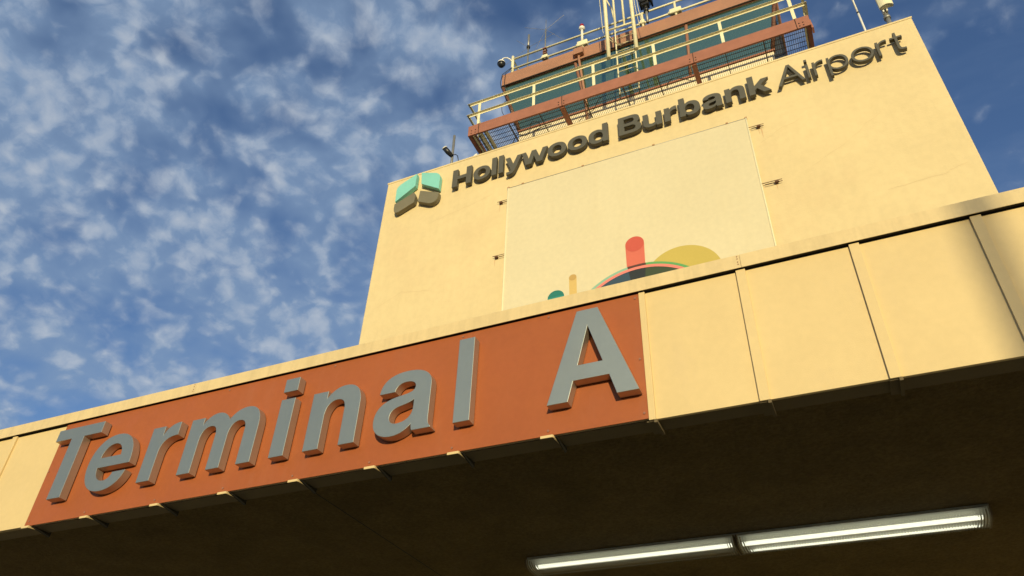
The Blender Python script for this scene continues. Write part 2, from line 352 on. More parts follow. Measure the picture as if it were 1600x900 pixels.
tl('r', [(-6.88, B), (-6.70, B), (-6.70, 3.60), ((-6.70, 3.73), (-6.62, 3.79), (-6.485, 3.787)), (-6.485, 3.945), ((-6.59, 3.948), (-6.66, 3.90), (-6.702, 3.815)), (-6.702, 3.927), (-6.88, 3.927)])
tl('m', [(-6.322, B), (-6.148, B), (-6.148, 3.65), ((-6.148, 3.75), (-6.10, 3.803), (-6.035, 3.803)), ((-5.965, 3.803), (-5.935, 3.765), (-5.935, 3.68)), (-5.935, B), (-5.765, B), (-5.765, 3.65),
         ((-5.765, 3.75), (-5.715, 3.803), (-5.65, 3.803)), ((-5.58, 3.803), (-5.548, 3.765), (-5.548, 3.68)), (-5.548, B), (-5.374, B), (-5.374, 3.72), ((-5.374, 3.87), (-5.45, 3.952), (-5.575, 3.952)),
         ((-5.665, 3.952), (-5.735, 3.915), (-5.79, 3.84)), ((-5.83, 3.915), (-5.895, 3.952), (-5.965, 3.952)), ((-6.045, 3.952), (-6.105, 3.91), (-6.148, 3.84)), (-6.148, 3.925), (-6.322, 3.925)])
tl('i', rect(-5.14, -4.965, B, 3.938), rect(-5.14, -4.963, 4.026, 4.183))
tl('n', [(-4.732, B), (-4.553, B), (-4.553, 3.64), ((-4.553, 3.745), (-4.50, 3.803), (-4.425, 3.803)), ((-4.355, 3.803), (-4.322, 3.765), (-4.322, 3.68)), (-4.322, B), (-4.144, B), (-4.144, 3.72),
         ((-4.144, 3.87), (-4.215, 3.955), (-4.345, 3.955)), ((-4.43, 3.955), (-4.50, 3.915), (-4.553, 3.84)), (-4.553, 3.925), (-4.732, 3.925)])
tl('a', [(-3.325, 3.300), (-3.52, 3.300), ((-3.53, 3.32), (-3.533, 3.34), (-3.535, 3.367)), ((-3.60, 3.30), (-3.67, 3.274), (-3.745, 3.274)), ((-3.87, 3.274), (-3.955, 3.345), (-3.955, 3.462)),
         ((-3.955, 3.595), (-3.87, 3.662), (-3.735, 3.687)), ((-3.62, 3.706), (-3.537, 3.705), (-3.53, 3.765)), ((-3.525, 3.81), (-3.565, 3.838), (-3.635, 3.838)), ((-3.71, 3.838), (-3.745, 3.80), (-3.752, 3.748)),
         (-3.925, 3.748), ((-3.92, 3.88), (-3.82, 3.962), (-3.635, 3.962)), ((-3.45, 3.962), (-3.357, 3.89), (-3.357, 3.77)), (-3.357, 3.42), ((-3.357, 3.36), (-3.35, 3.33), (-3.325, 3.316))],
        [(-3.53, 3.628), ((-3.57, 3.60), (-3.62, 3.592), (-3.69, 3.577)), ((-3.75, 3.563), (-3.78, 3.53), (-3.78, 3.48)), ((-3.78, 3.43), (-3.75, 3.402), (-3.695, 3.402)), ((-3.60, 3.402), (-3.53, 3.45), (-3.53, 3.55)), (-3.53, 3.628)])
tl('l', rect(-3.093, -2.928, 3.293, 4.19))
tl('A', [(-2.185, B), (-1.994, B), (-1.941, 3.484), (-1.617, 3.484), (-1.558, B), (-1.367, B), (-1.695, 4.212), (-1.895, 4.212)], [(-1.795, 4.03), (-1.897, 3.633), (-1.670, 3.633)])

# ------------------------------------------------------------------ control tower
def tz(x, z): return z + .0055*(x+3.2)
TXL, TXR, TY, TB = -10.25, 3.84, 12.9, 21.5
tw = thing('control_tower', (-3.2, 17.2, G), 'tall cream stucco control tower with glazed cab behind the entrance canopy', 'control tower')
def tbox(x0, x1, y0, y1, z0, z1, sh=True):
    f = tz if sh else (lambda x, z: z)
    return [(x0, y0, z0), (x1, y0, z0), (x1, y1, z0), (x0, y1, z0), (x0, y0, f(x0, z1)), (x1, y0, f(x1, z1)), (x1, y1, f(x1, z1)), (x0, y1, f(x0, z1))]
TOP = 16.27
MB().hexa(tbox(TXL, TXR, TY, TY+.35, G, TOP)).build('front_wall', M['stucco'], tw, bevel=.02)
MB().box(TXL, TXL+.35, TY+.36, TB, G, TOP-.06).build('side_wall', M['stucco'], tw)
MB().box(TXR-.35, TXR, TY+.36, TB, G, TOP+.02).build('side_wall', M['stucco'], tw)
MB().box(TXL, TXR, TB+.01, TB+.35, G, TOP-.04).build('rear_wall', M['stucco'], tw)
MB().box(TXL+.36, TXR-.36, TY+.36, TB, 15.5, 15.7).build('tower_roof', M['roofgravel'], tw)
MB().hexa([(TXL-.012, TY-.012, tz(TXL, TOP-.05)), (TXR+.012, TY-.012, tz(TXR, TOP-.05)), (TXR+.012, TY-.0005, tz(TXR, TOP-.05)), (TXL-.012, TY-.0005, tz(TXL, TOP-.05)),
           (TXL-.012, TY-.012, tz(TXL, TOP+.005)), (TXR+.012, TY-.012, tz(TXR, TOP+.005)), (TXR+.012, TY-.0005, tz(TXR, TOP+.005)), (TXL-.012, TY-.0005, tz(TXL, TOP+.005))]).build('parapet_lip', M['stucco'], tw)
# hairline cracks in the stucco
def crack(pts, w=.0045):
    m_ = MB(); q = []
    for (a, b), (c, d) in zip(pts[:-1], pts[1:]):
        for t in range(6):
            q.append((a+(c-a)*t/6 + random.uniform(-.02, .02), b+(d-b)*t/6 + random.uniform(-.025, .025)))
    q.append(pts[-1])
    for (a, b), (c, d) in zip(q[:-1], q[1:]): m_.face([(a, TY-.003, b-w/2), (c, TY-.003, d-w/2), (c, TY-.003, d+w/2), (a, TY-.003, b+w/2)])
    m_.build('hairline_crack', CR, tw)
CR = mat('crack_line', (.58, .43, .25), .95)
crack([(.9, 12.5), (1.7, 12.9), (2.1, 13.25), (2.5, 13.5)]); crack([(2.1, 11.3), (3.1, 11.35), (3.6, 11.5)]); crack([(-9.9, 11.6), (-9.2, 11.9), (-8.4, 11.75)], .005); crack([(-8.6, 14.1), (-7.6, 14.3), (-6.8, 14.5)], .005)
crack([(0, 13.6), (.5, 13.9), (.9, 14.0)], .006)

RS = mat('rust_run', (.58, .36, .20), .9)
for x, z, w, h in ((.08, 14.05, .012, .30), (.02, 14.06, .006, .18), (.11, 12.22, .008, .16), (-6.55, 14.0, .008, .22), (-6.60, 12.16, .010, .2)):
    MB().face([(x-w*.3, TY-.004, z-h), (x+w*.3, TY-.004, z-h), (x+w, TY-.004, z), (x-w, TY-.004, z)]).build('rust_run', RS, tw)

# cab
CY, CZ0 = 15.6, 20.24          # cab front wall plane, sill height
CXL, CXR, CYB = -7.36, .96, 19.3
LEAN, ZG1, ZF0, ZF1 = .50, 22.19, 22.17, 22.78
MB().box(CXL, CXR, CY, CY+.2, 15.72, CZ0-.10).box(CXL, CXL+.2, CY+.2, CYB, 15.72, CZ0-.10).box(CXR-.2, CXR, CY+.2, CYB, 15.72, CZ0-.10).box(CXL, CXR, CYB, CYB+.2, 15.72, CZ0-.10).build('cab_wall', M['cabwall'], tw)
MB().box(CXL-.05, CXR+.05, CY-.03, CYB+.23, CZ0-.09, CZ0-.02).build('cab_sill', M['redsteel'], tw)
MB().box(CXL+.02, CXR-.02, CY+.02, CYB, CZ0+.002, CZ0+.04).build('cab_floor', M['interior'], tw)
def lean(x, y, t):               # t 0 at sill .. 1 at head, windows lean outward
    cx, cy = (CXL+CXR)/2, (CY+CYB+.2)/2
    sx = 1 if x > cx else -1
    return x, y
def ring(t, inset=0):
    o = LEAN*t - inset
    z = CZ0 + (ZG1-CZ0)*t
    return [(CXL-o*.92, CY-o, z), (CXR+o*.92, CY-o, z), (CXR+o*.92, CYB+.2+o, z), (CXL-o*.92, CYB+.2+o, z)]
r0, r1 = ring(0), ring(1)
def lerp3(a, b, t): return tuple(a[i]+(b[i]-a[i])*t for i in range(3))
def panes(i, cuts):
    a0, b0, a1, b1 = r0[i], r0[(i+1) % 4], r1[i], r1[(i+1) % 4]
    for u, v in zip(cuts[:-1], cuts[1:]):
        p = [lerp3(a0, b0, u), lerp3(a0, b0, v), lerp3(a1, b1, v), lerp3(a1, b1, u)]
        MB().face(p).build('cab_window', M['glass'], tw, recalc=False)
        # frame along each pane edge
    m_ = MB()
    for u in cuts:
        p, q = Vector(lerp3(a0, b0, u)), Vector(lerp3(a1, b1, u))
        m_.tube([p, q], .055 if 0 < u < 1 else .07, 6)
    m_.tube([a1, b1], .05, 6); m_.build('window_frame', M['frame'], tw)
panes(0, [0, .29, .70, 1]); panes(1, [0, .5, 1]); panes(2, [0, .33, .66, 1]); panes(3, [0, .5, 1])
# roof fascia and slab
fx0, fx1, fy0, fy1 = -7.84, 1.44, 15.03, 19.95
MB().box(fx0, fx1, fy0, fy0+.08, ZF0, ZF1).box(fx0, fx1, fy1-.08, fy1, ZF0, ZF1).box(fx0, fx0+.08, fy0+.08, fy1-.08, ZF0, ZF1).box(fx1-.08, fx1, fy0+.08, fy1-.08, ZF0, ZF1).build('roof_fascia', M['redfascia'], tw)
MB().box(fx0+.09, fx1-.09, fy0+.09, fy1-.09, 22.3, 22.62).build('cab_roof', M['interior'], tw)
MB().box(fx0-.004, fx1+.004, fy0-.006, fy0-.0005, ZF0-.03, ZF0+.012).build('drip_edge', M['dark'], tw)
# consoles inside the cab
MB().box(-6.6, .2, 16.0, 16.7, CZ0+.05, CZ0+.75).build('cab_console', M['interior'], tw)
# mullion pipe with brown junction box on the fascia
MB().tube([(-4.96, 14.98, 22.35), (-4.96, 14.98, 22.1), (-4.93, 15.48, 20.45), (-4.93, 15.52, 19.4)], .045, 8).build('conduit', M['redfascia'], tw)
MB().box(-5.12, -4.78, 14.86, 15.02, 22.30, 22.62).build('junction_box', M['redfascia'], tw, bevel=.01)
MB().tube([(-7.45, 15.0, 23.0), (-7.62, 14.98, 22.88), (-7.80, 14.96, 22.72), (-7.86, 14.96, 22.3), (-7.84, 15.0, 22.05), (-7.6, 15.25, 21.3), (-7.45, 15.45, 20.3)], .013, 6).tube([(-7.45, 15.0, 22.95), (-7.70, 14.99, 22.75), (-7.72, 14.99, 22.2), (-7.66, 15.1, 21.7)], .012, 6).build('cable', M['black'], tw)

# ------------------------------------------------------------------ tower name sign
BL = 15.06
asn = thing('airport_sign', (-3.2, TY, BL), 'raised dark bronze lettering reading Hollywood Burbank Airport with green and bronze emblem on the tower', 'sign')
def sh(x, z): return x, z + .0065*(x+8.0) - .012
def al(lbl, *paths, th=.1): 
    ps = [[tuple((q[0], q[1]+BL) for q in c) if isinstance(c[0], tuple) else (c[0], c[1]+BL) for c in p] for p in paths]
    outline('letter', ps, TY-.155, TY-.155+th, (M['brown'],), asn, .004, 8, 'dark bronze letter '+lbl, fx=sh)
def oo(l, r, hl, hr, z0=-.012, z1=.50, h0=.098, h1=.392, k=.60):
    return ell((l+r)/2, (z0+z1)/2, (r-l)/2, (z1-z0)/2, k), ell((hl+hr)/2, (h0+h1)/2, (hr-hl)/2, (h1-h0)/2, k)
cap, xh = .665, .49
al('H', [(-7.98, 0), (-7.825, 0), (-7.825, .27), (-7.56, .27), (-7.56, 0), (-7.405, 0), (-7.405, cap), (-7.56, cap), (-7.56, .395), (-7.825, .395), (-7.825, cap), (-7.98, cap)])
al('o', *oo(-7.335, -6.83, -7.205, -6.96))
al('l', rect(-6.79, -6.648, 0, .675)); al('l', rect(-6.588, -6.448, 0, .675))
al('y', [(-6.39, xh), (-6.25, xh), (-6.155, .20), (-6.04, xh), (-5.905, xh), (-6.10, -.03), ((-6.14, -.13), (-6.19, -.155), (-6.26, -.155)), (-6.345, -.155), (-6.345, -.06), (-6.275, -.06), ((-6.235, -.06), (-6.22, -.04), (-6.225, 0.02))])
al('w', [(-5.915, xh), (-5.79, xh), (-5.706, .20), (-5.622, xh), (-5.497, xh), (-5.40, .20), (-5.31, xh), (-5.175, xh), (-5.325, 0), (-5.475, 0), (-5.56, .28), (-5.635, 0), (-5.79, 0)])
al('o', *oo(-5.17, -4.645, -5.035, -4.78)); al('o', *oo(-4.61, -4.075, -4.475, -4.21))
dl, dr = oo(-4.04, -3.53, -3.90, -3.65)
al('d', [(-3.515, 0), (-3.655, 0), (-3.655, .06), ((-3.69, .01), (-3.75, -.012), (-3.81, -.012)), ((-3.96, -.012), (-4.04, .09), (-4.04, .244)), ((-4.04, .40), (-3.955, .50), (-3.815, .50)), ((-3.755, .50), (-3.70, .475), (-3.66, .43)), (-3.66, .675), (-3.515, .675)], dr)
al('B', [(-3.235, 0), (-2.90, 0), ((-2.72, 0), (-2.64, .07), (-2.64, .19)), ((-2.64, .275), (-2.68, .325), (-2.755, .345)), ((-2.70, .37), (-2.675, .42), (-2.675, .49)), ((-2.675, .61), (-2.75, cap), (-2.91, cap)), (-3.235, cap)],
   [(-3.085, .39), (-3.085, .555), (-2.92, .555), ((-2.86, .555), (-2.82, .53), (-2.82, .472)), ((-2.82, .415), (-2.86, .39), (-2.92, .39))],
   [(-3.085, .11), (-3.085, .285), (-2.90, .285), ((-2.83, .285), (-2.79, .255), (-2.79, .197)), ((-2.79, .135), (-2.83, .11), (-2.90, .11))])
al('u', [(-2.595, xh), (-2.46, xh), (-2.46, .20), ((-2.46, .13), (-2.43, .10), (-2.375, .10)), ((-2.31, .10), (-2.262, .14), (-2.262, .22)), (-2.262, xh), (-2.12, xh), (-2.12, 0), (-2.262, 0), (-2.262, .06), ((-2.30, .01), (-2.35, -.012), (-2.42, -.012)), ((-2.54, -.012), (-2.595, .06), (-2.595, .17))])
al('r', [(-2.048, 0), (-1.908, 0), (-1.908, .23), ((-1.908, .33), (-1.85, .375), (-1.735, .368)), (-1.735, .50), ((-1.82, .505), (-1.88, .47), (-1.915, .40)), (-1.915, xh), (-2.048, xh)])
al('b', [(-1.668, 0), (-1.527, 0), (-1.527, .06), ((-1.49, .01), (-1.44, -.012), (-1.375, -.012)), ((-1.235, -.012), (-1.158, .09), (-1.158, .244)), ((-1.158, .40), (-1.24, .50), (-1.385, .50)), ((-1.44, .50), (-1.49, .475), (-1.525, .43)), (-1.525, .675), (-1.668, .675)], oo(-1.66, -1.15, -1.53, -1.295)[1])
al('a', [(-.615, 0), (-.765, 0), (-.77, .055), ((-.82, .01), (-.88, -.012), (-.95, -.012)), ((-1.05, -.012), (-1.10, .04), (-1.10, .12)), ((-1.10, .215), (-1.04, .255), (-.94, .275)), ((-.85, .292), (-.775, .29), (-.775, .335)), ((-.775, .375), (-.81, .395), (-.865, .395)), ((-.92, .395), (-.95, .375), (-.955, .34)),
   (-1.085, .34), ((-1.08, .44), (-.99, .502), (-.86, .502)), ((-.71, .502), (-.635, .44), (-.635, .33)), (-.635, .10), ((-.635, .05), (-.63, .03), (-.615, .015))],
   [(-.775, .225), ((-.80, .205), (-.84, .198), (-.885, .19)), ((-.94, .178), (-.96, .16), (-.96, .13)), ((-.96, .095), (-.935, .08), (-.895, .08)), ((-.825, .08), (-.775, .12), (-.775, .18))])
al('n', [(-.545, 0), (-.405, 0), (-.405, .26), ((-.405, .34), (-.365, .385), (-.305, .385)), ((-.245, .385), (-.215, .35), (-.215, .28)), (-.215, 0), (-.072, 0), (-.072, .32), ((-.072, .44), (-.13, .502), (-.245, .502)), ((-.32, .502), (-.375, .475), (-.41, .425)), (-.41, xh), (-.545, xh)])
al('k', [(.012, 0), (.152, 0), (.152, .14), (.205, .20), (.345, 0), (.51, 0), (.31, .29), (.50, xh), (.33, xh), (.157, .30), (.157, .675), (.012, .675)])
al('A', [(.672, 0), (.74, 0), (.83, .20), (1.137, .20), (1.212, 0), (1.285, 0), (1.022, .685), (.948, .685)], [(.985, .61), (.857, .262), (1.11, .262)])
al('i', rect(1.352, 1.411, 0, xh), rect(1.351, 1.412, .585, .665))
al('r', [(1.50, 0), (1.558, 0), (1.558, .29), ((1.558, .40), (1.63, .455), (1.742, .442)), (1.742, .495), ((1.66, .505), (1.595, .475), (1.556, .42)), (1.556, .485), (1.50, .485)])
al('p', [(1.82, -.165), (1.878, -.165), (1.878, .07), ((1.92, .015), (1.975, -.01), (2.04, -.01)), ((2.18, -.01), (2.265, .095), (2.265, .243)), ((2.265, .395), (2.18, .497), (2.04, .497)), ((1.97, .497), (1.915, .47), (1.875, .41)), (1.875, .485), (1.82, .485)], ell(2.04, .243, .168, .200, .58))
al('o', *oo(2.335, 2.815, 2.392, 2.757, -.01, .497, .045, .442, .58))
al('r', [(2.885, 0), (2.943, 0), (2.943, .29), ((2.943, .40), (3.01, .455), (3.125, .442)), (3.125, .495), ((3.04, .505), (2.98, .475), (2.941, .42)), (2.941, .485), (2.885, .485)])
al('t', [(3.292, .485), (3.292, .63), (3.35, .63), (3.35, .485), (3.455, .485), (3.455, .43), (3.35, .43), (3.35, .13), ((3.35, .07), (3.375, .045), (3.43, .048)), (3.455, .05), (3.455, -.005), ((3.44, -.008), (3.42, -.01), (3.40, -.01)), ((3.33, -.01), (3.292, .03), (3.292, .11)), (3.292, .43), (3.20, .43), (3.20, .485)])
k_ = 1.0099
def tile(lbl, m, pts):
    outline('emblem_tile', [[tuple((q[0]*k_, q[1]*k_) for q in c) if isinstance(c[0], tuple) else (c[0]*k_, c[1]*k_) for c in pts]], TY-.165, TY-.03, (m,), asn, .005, 8, lbl)
tile('upper left green tile', M['mint'], [(-9.08, 15.90), (-9.52, 15.69), ((-9.64, 15.63), (-9.69, 15.56), (-9.69, 15.44)), (-9.675, 15.01), (-9.08, 15.42)])
tile('upper right green tile', M['mint'], [(-8.93, 15.89), (-8.89, 15.43), (-8.305, 15.02), (-8.305, 15.44), ((-8.305, 15.57), (-8.35, 15.64), (-8.47, 15.70))])
tile('lower left bronze tile', M['brown_logo'], [(-9.09, 15.17), (-9.68, 14.92), (-9.68, 14.78), ((-9.68, 14.62), (-9.62, 14.54), (-9.52, 14.57)), (-9.05, 14.77), (-9.02, 15.00)])
tile('lower right bronze tile', M['brown_logo'], [(-8.89, 15.16), (-8.925, 14.76), (-8.59, 14.57), ((-8.42, 14.49), (-8.285, 14.58), (-8.285, 14.78)), (-8.285, 14.87)])

# ------------------------------------------------------------------ banner
bn = thing('banner', (-3.27, 12.86, 9.0), 'huge pale cream banner with coloured circles and tubes stretched on the tower front', 'banner')
BX0, BX1, BZ0, BZ1 = -6.31, -.20, 7.2, 14.49
MB().box(BX0, BX1, 12.85, 12.885, BZ0, BZ1).build('banner_sheet', M['banner'], bn, bevel=.01)
for x in (BX0, BX1): MB().tube([(x, 12.852, BZ0), (x, 12.852, BZ1)], .02, 8).build('edge_cord', M['trim'], bn)
MB().tube([(BX0, 12.87, BZ1+.022), (BX1, 12.87, BZ1+.022)], .009, 6).build('top_wire', M['grey'], bn)
def art():
    m_ = MB(); names = []
    def lay(name, pts, y):
        if name not in names: names.append(name)
        m_.mi = names.index(name); m_.face([(x, y, z) for x, z in pts])
    def arc(cx, cz, rx, rz, a0, a1, n=40): return [(cx+rx*math.cos(R(a0+(a1-a0)*i/n)), cz+rz*math.sin(R(a0+(a1-a0)*i/n))) for i in range(n+1)]
    Y0 = 12.846
    lay('p_yellow', arc(-2.12, 10.28, .84, .84, 0, 180), Y0)
    lay('p_teal', arc(-4.985, 10.52, .20, .205, -90, 270), Y0); lay('p_teal2', arc(-4.985, 10.52, .20, .205, 12, 168), Y0-.003)
    lay('p_tan', [(-4.655, 9.2), (-4.49, 9.2), (-4.485, 10.985), (-4.665, 10.985)], Y0); lay('p_tan2', arc(-4.575, 10.985, .09, .085, -90, 270), Y0-.003)
    # big dome: sage left / green right ring, pink ring, navy core
    cx, rz = -3.06, 1.72; cz = 10.905-rz
    def band(n1, rin, rout, a0, a1, y, sz=1.0):
        pts = arc(cx, cz, rout, rout*rz/1.72, a0, a1) + arc(cx, cz, rin, rin*rz/1.72, a1, a0); lay(n1, pts, y)
    band('p_sage', 1.66, 1.72, 98, 180, Y0-.006); band('p_sage', 1.62, 1.66, 98, 180, Y0-.006)
    band('p_shade', 1.66, 1.72, 84, 98, Y0-.006); band('p_green', 1.645, 1.72, 0, 84, Y0-.006)
    band('p_pink', 1.585, 1.655, 0, 180, Y0-.009)
    lay('p_navy', arc(cx, cz, 1.585, 1.585, 98, 180) + [(cx, cz)], Y0-.009); lay('p_navy2', arc(cx, cz, 1.585, 1.585, 84, 98) + [(cx, cz)], Y0-.009); lay('p_olive', arc(cx, cz, 1.585, 1.585, 0, 84) + [(cx, cz)], Y0-.009)
    lay('p_red', [(-3.31, 10.90), (-2.895, 10.905), (-2.88, 11.50), (-3.31, 11.50)], Y0-.004); lay('p_red2', arc(-3.095, 11.505, .215, .215, -90, 270), Y0-.007)
    return m_.build('printed_shapes', [M[n] for n in names], bn, recalc=False)
art()
for x0, x1, z in ((-6.60, BX0-.01, 14.06), (-6.64, BX0-.01, 12.22), (BX1+.01, .15, 14.12), (BX1+.01, .24, 12.27)):
    a, b = (x0, x1)
    hx = a+.10 if x0 < -5 else b-.12
    t_ = MB(); t_.tube([(a, 12.84, z+.02), (b, 12.845, z+.02)], .008, 6).tube([(a+.06, 12.84, z-.03), (b, 12.845, z-.035)], .008, 6)
    tie = t_.build('tie_rod', M['tie'], bn)
    MB().box(hx-.04, hx+.03, 12.83, 12.898, z-.035, z+.02).box(hx-.015, hx+.05, 12.82, 12.86, z-.045, z-.02).build('turnbuckle', M['tie'], tie)
for x in (-5.9, -4.25, -2.42, -.64, BX1, BX0):
    MB().box(x-.028, x+.028, 12.84, 12.898, BZ1+.005, BZ1+.045).build('clip', M['clip'], bn)

# ------------------------------------------------------------------ catwalk round the cab
cw = thing('catwalk', (-3.2, 17.3, 18.6), 'red steel catwalk with cream railings and open mesh floor round the tower cab', 'catwalk')
WX0, WX1, WY0, WY1, WZ0, WZ1 = -8.39, 1.955, 14.0, 20.9, 18.68, 19.13
def beam(x0, x1, y0, y1): MB().box(x0, x1, y0, y1, WZ0, WZ1).build('edge_beam', M['redsteel'], cw, bevel=.008)
beam(WX0, WX1, WY0, WY0+.06); beam(WX0, WX0+.10, WY0+.061, WY1); beam(WX1-.10, WX1, WY0+.061, WY1); beam(WX0, WX1, WY1+.001, WY1+.06)
m_ = MB()
for x, w in ((WX0+.12, .07), (WX0+.26, .0), (WX1-.28, 0), (WX1-.18, .07), (-5.33, 0), (-5.16, 0), (-1.16, 0), (-1.33, 0)):
    for z in (18.76, 18.88):
        MB().box(x-.018, x+.018, WY0-.006, WY0+.002, z-.018, z+.018).build('bolt', M['dark'], cw)
for x in (-8.02, -5.22, -1.22, 1.6):
    MB().box(x-.008, x+.008, WY0-.012, WY0-.0005, WZ0, WZ1-.01).build('weld_plate', M['dark'], cw)
for x in (-5.24, -1.24):
    MB().box(x-.07, x+.07, WY0+.061, CY-.002, WZ0-.03, WZ0+.08).build('support_beam', M['redsteel'], cw)
for x in (-8.24, -4.17+0, -6.2, -2.3, .68, 1.80): pass
for x in (-7.97, -7.78): MB().box(x-.03, x+.03, WY0+.061, WY1-.01, WZ0+.03, WZ0+.10).build('joist', M['rail'], cw)
for x in (-8.23, 1.80): MB().box(x-.02, x+.02, WY0+.061, WY1-.01, WZ0+.03, WZ0+.08).build('joist', M['rail'], cw)
g_ = MB(); zg = WZ0+.12
def gridbars(x0, x1, y0, y1):
    x = x0
    while x < x1: g_.box(x-.0045, x+.0045, y0, y1, zg, zg+.022); x += .055
    y = y0
    k = 0
    while y < y1: g_.box(x0, x1, y-.007, y+.007, zg-.012, zg+.0); y += .165
gridbars(WX0+.11, WX1-.11, WY0+.07, CY-.01); gridbars(WX0+.11, CXL-.01, CY, WY1-.01); gridbars(CXR+.01, WX1-.11, CY, WY1-.01)
g_.build('mesh_floor', M['mesh'], cw, recalc=False)
for x in (-7.02, -6.0, -4.55, -3.35, -2.32, -.35, .7): MB().box(x-.012, x+.012, WY0+.065, CY-.012, zg-.05, zg-.013).build('mesh_joint', M['mesh'], cw)
# railings: angle iron top and middle rails, flat posts
def angle_rail(z, name='guard_rail'):
    m_ = MB()
    m_.box(WX0-.01, WX1, WY0-.0, WY0+.008, z, z+.06); m_.box(WX0-.08, WX1+.07, WY0-.07, WY0+.008, z+.0602, z+.068)
    m_.box(WX0-.01, WX0-.002, WY0+.009, WY1, z, z+.06); m_.box(WX0-.08, WX0-.002, WY0+.009, WY1, z+.0602, z+.068)
    m_.box(WX1-.008, WX1, WY0+.009, WY1, z, z+.06); m_.box(WX1-.008, WX1+.07, WY0+.009, WY1, z+.0602, z+.068)
    return m_.build(name, M['rail'], cw)
angle_rail(20.13); angle_rail(19.58)
for x in (-8.05, -6.15, -4.19, -2.30, -.33, 1.61):
    MB().box(x-.045, x+.045, WY0-.012, WY0-.001, 19.125, 20.16).box(x-.045, x-.036, WY0-.001, WY0+.05, WZ1+.001, 20.12).build('railing_post', M['rail'], cw)
for y in (14.7, 16.7, 18.8):
    for x in (WX0-.012, WX1+.001):
        MB().box(x, x+.011, y-.045, y+.045, WZ1-.01, 20.16).build('railing_post', M['rail'], cw)
MB().hexa([(1.95, 14.06, 18.62), (2.0, 14.06, 18.60), (2.0, 14.2, 18.54), (1.95, 14.2, 18.54), (1.956, 14.06, 18.98), (1.98, 14.06, 18.98), (1.98, 14.2, 18.7), (1.956, 14.2, 18.7)]).build('gusset_plate', M['redsteel'], cw)

# ladder and goal-post frame on the catwalk
ld = thing('roof_ladder', (-3.25, 14.9, 18.82), 'cream access ladder standing on the catwalk against the cab', 'ladder')
MB().tube([(-3.56, 14.55, 18.82), (-3.60, 14.75, 22.3), (-3.60, 14.8, 23.3), (-3.62, 14.6, 23.75), (-3.75, 14.3, 24.1)], .024, 8).build('ladder_rail', M['rail'], ld)
MB().tube([(-2.96, 14.55, 18.82), (-2.98, 14.72, 21.9), (-2.98, 14.8, 22.75)], .024, 8).build('ladder_rail', M['rail'], ld)
for k in range(10):
    z = 19.12 + k*.38; y = 14.56+(z-18.82)*.055
    MB().tube([(-3.57, y, z), (-2.97, y, z)], .013, 6).build('rung', M['rail'], ld)
for dx in (0, .10):
    MB().tube([(-3.86+dx, 14.1, 25.0), (-3.88+dx, 14.12, 23.6), (-3.86+dx, 14.2, 22.0), (-3.80+dx, 14.25, 21.75), (-3.62+dx*.5, 14.4, 21.55), (-3.40, 14.6, 21.50)], .010, 6).build('cage_hoop', M['rail'], ld)
for dx in (0, .09): MB().tube([(-2.86+dx, 14.5, 25.4), (-2.80+dx, 14.55, 23.2), (-2.74+dx, 14.6, 22.2)], .010, 6).build('cage_hoop', M['rail'], ld)

gp = thing('antenna_frame', (-3.25, 13.95, 20.2), 'tall cream goal-post pipe frame clamped to the catwalk railing', 'pipe frame')
for x0, x1 in ((-3.67, -3.66), (-2.82, -2.79)): MB().tube([(x1, 13.96, 20.14), (x0, 13.96, 26.5)], .062, 12).build('mast', M['rail'], gp)
MB().tube([(-3.72, 13.95, 21.56), (-2.75, 13.95, 21.53)], .032, 8).build('cross_pipe', M['rail'], gp)
for x in (-3.38, -3.09): MB().tube([(x, 13.96, 21.57), (x, 13.96, 26.5)], .037, 8).build('upright', M['rail'], gp)

# cab roof railing and the gear on it
rr = thing('roof_railing', (-3.2, 15.1, ZF1), 'cream two-pipe railing along the edge of the cab roof', 'railing')
RY = 15.12
for z in (23.08, 23.64):
    MB().tube([(-7.50, RY, z), (1.2, RY, z)], .037, 10).build('rail_pipe', M['rail'], rr)
    MB().tube([(-7.50, RY, z), (-7.50, 19.8, z)], .037, 10).build('rail_pipe', M['rail'], rr)
    MB().tube([(1.2, RY, z), (1.2, 19.8, z)], .037, 10).build('rail_pipe', M['rail'], rr)
for x in (-7.50, -4.86, -2.72, -1.60, 1.2): MB().tube([(x, RY, ZF1-.05), (x, RY, 23.80 if x == -7.5 else 23.66)], .055 if x == -7.5 else .042, 10).build('post', M['rail'], rr)
for x, z, w, h in ((-6.24, 23.08, .11, .08), (-4.85, 23.09, .19, .13), (-1.60, 23.09, .20, .12), (-2.72, 23.1, .08, .1)):
    MB().box(x-w, x+w, RY-.09, RY+.09, z-h, z+h).ball((x-w, RY, z), .07).build('pipe_fitting', M['rail'], rr, bevel=.03)
pt = thing('dome_camera', (-7.9, 15.05, 23.9), 'white dome security camera hung from a curved arm at the cab roof corner', 'camera')
MB().tube([(-7.52, 15.1, 23.50), (-7.60, 15.08, 23.66), (-7.70, 15.07, 23.78), (-7.80, 15.06, 23.82), (-7.88, 15.05, 23.80), (-7.91, 15.05, 23.70)], .025, 8).build('arm', M['white'], pt)
MB().ball((-7.92, 15.05, 23.53), .145, (1, 1, 1.2), 'up').build('housing', M['white'], pt)
MB().tube([(-7.92, 15.05, 23.50), (-7.92, 15.05, 23.53)], .15, 16).ball((-7.92, 15.05, 23.50), .135, (1, 1, 1.1), 'down').build('dome', M['black'], pt)
an = thing('whip_antenna', (-6.24, 15.1, 22.95), 'slim grey antenna clamped to the cab roof railing with thin spread elements', 'antenna')
MB().tube([(-6.25, 15.1, 22.95), (-6.22, 15.1, 24.75)], .027, 8).tube([(-6.22, 15.1, 24.75), (-6.215, 15.1, 25.35)], .010, 6).build('mast', M['grey'], an)
m_ = MB()
